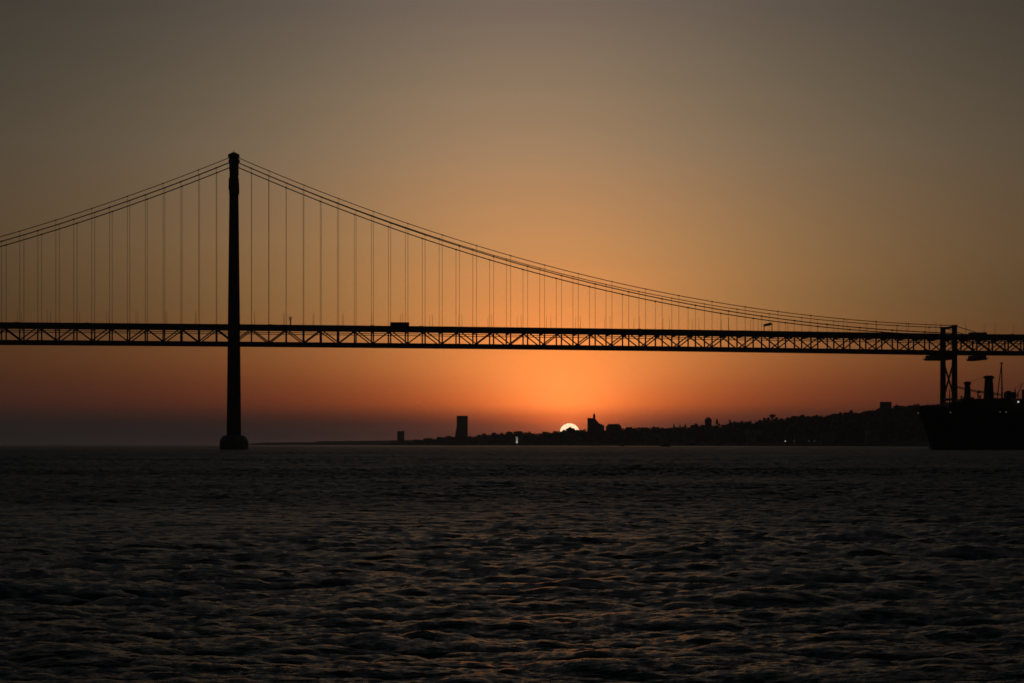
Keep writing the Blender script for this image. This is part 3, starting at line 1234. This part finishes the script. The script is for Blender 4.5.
# pale wash trailing from the tower pier
vs, fs = [], []
n = 30
for i in range(n + 1):
    u = i / n
    x = bpt(0, -20, 0)[0] + 9 + 17 * u
    wdt = (1.5 + 5.5 * (1 - u)) * (0.75 + 0.4 * rng.uniform())
    y = 1281.0 + 2 * u
    vs += [(x, y - wdt, 0.5), (x, y + wdt, 0.5)]
for i in range(n):
    fs.append((2 * i, 2 * i + 2, 2 * i + 3, 2 * i + 1))
b = MB()
b.add(vs, fs)
FOAM = mat('foam', (0.75, 0.75, 0.75), 0.9, 0, 0.3, 0.6)
tag(b.build('foam', FOAM), 'pale streak of foam trailing from the tower pier', 'foam', kind='stuff')

# ------------------------------------------------------------------ ship
SY = 1250.0
ship = empty('cargo_ship', (wx(932, SY), SY, 0), math.radians(-2.0))
tag(ship, 'large dark cargo ship lying at the quay below the end pier', 'ship')
K = SY / F
LEN, BEAM = 178.0, 27.0
# stations along the hull: x, half beam at waterline, half beam at deck, deck height
st = []
for u in (0.0, 0.012, 0.03, 0.06, 0.1, 0.16, 0.25, 0.5, 0.8, 0.93, 1.0):
    x = u * LEN
    hb = BEAM / 2 * min(1.0, (u / 0.2) ** 0.6) if u > 0 else 0.05
    hd_ = BEAM / 2 * min(1.0, ((u + 0.045) / 0.17) ** 0.6)
    if u > 0.9:
        hb *= 1 - (u - 0.9) * 3
    zdk = 25.2 - 2.2 * min(1, u / 0.25)
    st.append((x, hb, hd_, zdk))
vs, fs = [], []
M_ = 5
for (x, hb, hd_, zdk) in st:
    rake = -9.0 * max(0.0, 1 - x / 22.0)
    prof = []
    for (v, mixk) in ((-5, 0), (0.0, 0.02), (8, 0.15), (16, 0.45), (zdk, 1.0)):
        hbv = hb + (hd_ - hb) * mixk
        xo = x + rake * (max(0, v) / 25.0) ** 1.1
        prof.append((xo, hbv, v))
    for (xo, h_, v) in prof:
        vs.append((xo, -h_, v))
    for (xo, h_, v) in reversed(prof):
        vs.append((xo, h_, v))
n = 2 * M_
for i in range(len(st) - 1):
    for j in range(n):
        j2 = (j + 1) % n
        fs.append((i * n + j, i * n + j2, (i + 1) * n + j2, (i + 1) * n + j))
fs += [tuple(reversed(range(n))), tuple((len(st) - 1) * n + j for j in range(n))]
b = MB()
b.add(vs, fs)
hullo = b.build('hull', HULL, ship)
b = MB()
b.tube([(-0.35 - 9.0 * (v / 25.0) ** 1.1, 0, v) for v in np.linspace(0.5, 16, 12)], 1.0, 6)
b.build('stem_streak', STEM, hullo)  # pale streak following the lower part of the stem
b = MB()
b.prism([(-7.6, 25.3), (14, 24.2), (14, 26.6), (-6, 27.6), (-8.2, 27.2)], -4.5, 4.5)
b.build('forecastle', HULLTOP, ship)
for sgn in (-1, 1):
    b = MB()
    b.bar((1.5, sgn * 5.6, 15.5), (1.0, sgn * 6.2, 12.5), 0.35, 6)
    b.bar((0.0, sgn * 6.2, 12.6), (2.4, sgn * 6.2, 12.4), 0.3, 6)
    b.build('anchor', HULLTOP, ship)
# deck cargo hatches stepping up behind the forecastle
zA = wz(402.5, SY)
zB = wz(399.2, SY)
for x0, x1, z1 in ((8.6, 15.5, zA), (16.0, 31.5, zB), (32, 47.5, zB + 0.4), (48, 64, zB), (65, 84, zB + 0.3), (85, 104, zB), (105, 124, zB)):
    b = MB()
    b.box(x0, x1, -11, 11, 22.6, z1 - 0.7)
    b.box(x0 + 0.3, x1 - 0.3, -11.3, 11.3, z1 - 0.698, z1)
    b.build('cargo_hatch', HULLTOP, ship)


def shx(px):
    return wx(px, SY) - wx(932, SY)


def crane(px0, px1, ytop, jib, label=None):
    x0, x1 = shx(px0), shx(px1)
    xc, r = (x0 + x1) / 2, (x1 - x0) / 2
    zt = wz(ytop, SY)
    b = MB()
    b.frustum(xc, 0, [(zB - 0.5, r * 1.05, r), (zB + (zt - zB) * 0.5, r * 0.9, r * 0.9), (zt - 2.0, r * 0.78, r * 0.8), (zt - 1.9, r * 1.05, r * 1.05), (zt - 0.5, r * 1.05, r * 1.05), (zt, r * 0.6, r * 0.6)], 10, 0)
    c = b.build('deck_crane', HULLTOP, ship)
    b = MB()
    (pa, ya), (pb_, yb) = jib
    for dz in (-0.45, 0.45):
        for dy in (-0.7, 0.7):
            b.bar((shx(pa), dy - 3, wz(ya, SY) + dz), (shx(pb_), dy - 3, wz(yb, SY) + dz), 0.2, 4)
    for i in range(12):
        u, v = i / 12, (i + 1) / 12
        for dy in (-0.7, 0.7):
            b.bar((shx(pa + (pb_ - pa) * u), dy - 3, wz(ya + (yb - ya) * u, SY) - 0.45), (shx(pa + (pb_ - pa) * v), dy - 3, wz(ya + (yb - ya) * v, SY) + 0.45), 0.12, 4)
    b.build('jib', HULLTOP, c)
    return c


for sgn in (-1, 1):
    b = MB()
    for k_ in range(46):
        x = 15 + k_ * 2.0
        b.bar((x, sgn * 12.6, 22.8), (x, sgn * 12.6, 24.3), 0.07, 4)
    for z in (23.5, 24.25):
        b.bar((15, sgn * 12.6, z), (105, sgn * 12.6, z), 0.06, 4)
    b.build('guard_rail', HULLTOP, ship)
b = MB()
for x, y, r_, h_ in ((17.5, -4, 0.5, 1.8), (20.5, 3, 0.7, 1.4), (24, -6, 0.9, 1.0), (30.2, 2, 0.5, 2.4)):
    b.frustum(x, y, [(zB + 0.002, r_, r_), (zB + h_ * 0.7, r_, r_), (zB + h_ * 0.72, r_ * 1.5, r_ * 1.5), (zB + h_, r_ * 1.3, r_ * 1.3)], 8, 0)
b.build('deck_ventilators', HULLTOP, ship)
b = MB()
b.bar((shx(1015.5), 3, zB + 0.3), (shx(1023), 3, wz(383, SY)), 0.3, 5, 0.2)
b.bar((shx(1015.5), 3, zB - 1), (shx(1015.5), 3, wz(388, SY)), 0.4, 6, 0.3)
b.bar((shx(1015.5), 3, wz(388.2, SY)), (shx(1023), 3, wz(383.1, SY)), 0.08, 4)
b.build('cargo_boom', HULLTOP, ship)
c1 = crane(963.8, 970.6, 381.6, ((955.8, 387.2), (979, 392.5)))
c2 = crane(983.3, 993.4, 375.6, ((977, 391.5), (1000, 395)))
b = MB()
b.bar((shx(966), -2, wz(383, SY)), (shx(983.5), -2, wz(377, SY)), 0.1, 5)
b.build('hoist_wire', CABLE, c1)
b = MB()
b.bar((shx(976.7), -3, zB), (shx(976.7), -3, wz(391.5, SY)), 0.4, 6)
b.build('jib_rest', HULLTOP, c1)
# tall derrick mast with raking stay
b = MB()
b.bar((shx(1001.6), 0, zB - 0.5), (shx(1001), 0, wz(364, SY)), 0.55, 6, 0.3)
for i in range(7):
    b.box(shx(1001.3) - 0.5, shx(1001.3) + 0.5, -0.5, 0.5, zB + 2.5 * i + 1.5, zB + 2.5 * i + 1.8)
b.box(shx(1001) - 0.7, shx(1001) + 0.7, -0.7, 0.7, wz(364.2, SY), wz(362.6, SY))
ms = b.build('derrick_mast', HULLTOP, ship)
b = MB()
b.bar((shx(996.4), 0, zB - 0.5), (shx(1000.8), 0, wz(365, SY)), 0.32, 5)
b.build('raking_stay', CABLE, ms)
b = MB()
b.box(shx(1004.8), shx(1013.8), -5, 5, zB + 0.35, wz(392.2, SY))
b.box(shx(1006), shx(1009), -3, 3, wz(392.2, SY) + 0.003, wz(391, SY))
b.build('deck_house', HULLTOP, ship)
b = MB()
b.frustum(shx(1024.5), 0, [(zB, 2.2, 2.2), (wz(391, SY), 2.0, 2.0), (wz(390.9, SY), 2.4, 2.4), (wz(389.8, SY), 2.4, 2.4)], 10, 0)
b.build('ventilator', HULLTOP, ship)
b = MB()
b.bar((shx(1018), 2, zB), (shx(1018), 2, wz(392, SY)), 0.3, 6)
b.build('ventilator', HULLTOP, ship)
b = MB()
b.bar((shx(948.3), -4, zB - 3), (shx(948.3), -4, wz(389.5, SY)), 0.45, 6, 0.25)
b.build('foremast', HULLTOP, ship)
b = MB()
b.box(108, 130, -12, 12, zB + 0.5, zB + 22)
b.box(110, 128, -13.4, 13.4, zB + 14, zB + 17)
br = b.build('bridge_house', HULLTOP, ship)
b = MB()
b.box(107.9, 107.997, -11, 11, zB + 18, zB + 19.5)
b.build('window_band', GLASS, br)
for px, py, r, lm in ((918.2, 413.1, 0.42, LAMPD), (946.2, 412.8, 0.4, LAMPD), (1000.7, 412.5, 0.42, LAMPD), (995, 412.3, 0.3, LAMPD), (1012.7, 402.4, 0.55, LAMPW), (1023.2, 412.6, 0.45, LAMPW)):
    x = shx(px)
    b = MB()
    zc = wz(py, SY)
    y = -14.2 if px > 935 else -1.5
    if px < 935:
        x -= 0.2
    b.frustum(x, y, [(zc - r, r * 0.4, r * 0.4), (zc - r * 0.4, r, r), (zc + r * 0.4, r, r), (zc + r, r * 0.4, r * 0.4)], 10, 0)
    b.box(x - 0.1, x + 0.1, y + r + 0.01, y + 2.5, zc - 0.1, zc + 0.1)
    b.build('deck_lamp', lm, ship)

# ------------------------------------------------------------------ haze
HAZE = 6.8e-5
b = MB()
b.box(-19000, 19000, -900, 14300, -5, 205)
hm = bpy.data.materials.new('haze_air')
hm.use_nodes = True
hn = hm.node_tree
hn.nodes.clear()
ho = hn.nodes.new('ShaderNodeOutputMaterial')
hv = hn.nodes.new('ShaderNodeVolumePrincipled')
hv.inputs['Color'].default_value = (0.9, 0.86, 0.84, 1)
hv.inputs['Density'].default_value = HAZE
hv.inputs['Anisotropy'].default_value = 0.3
hn.links.new(hv.outputs[0], ho.inputs['Volume'])
hz = b.build('haze', hm)
tag(hz, kind='stuff')

# ------------------------------------------------------------------ render
sc.render.engine = 'CYCLES'
sc.view_settings.view_transform = 'Standard'
sc.view_settings.look = 'None'
sc.view_settings.exposure = 0
sc.view_settings.gamma = 1
sc.cycles.use_denoising = True
sc.cycles.use_adaptive_sampling = False
sc.cycles.max_bounces = 6
sc.cycles.volume_bounces = 0
sc.cycles.sample_clamp_indirect = 3.0
sc.cycles.filter_width = 1.6
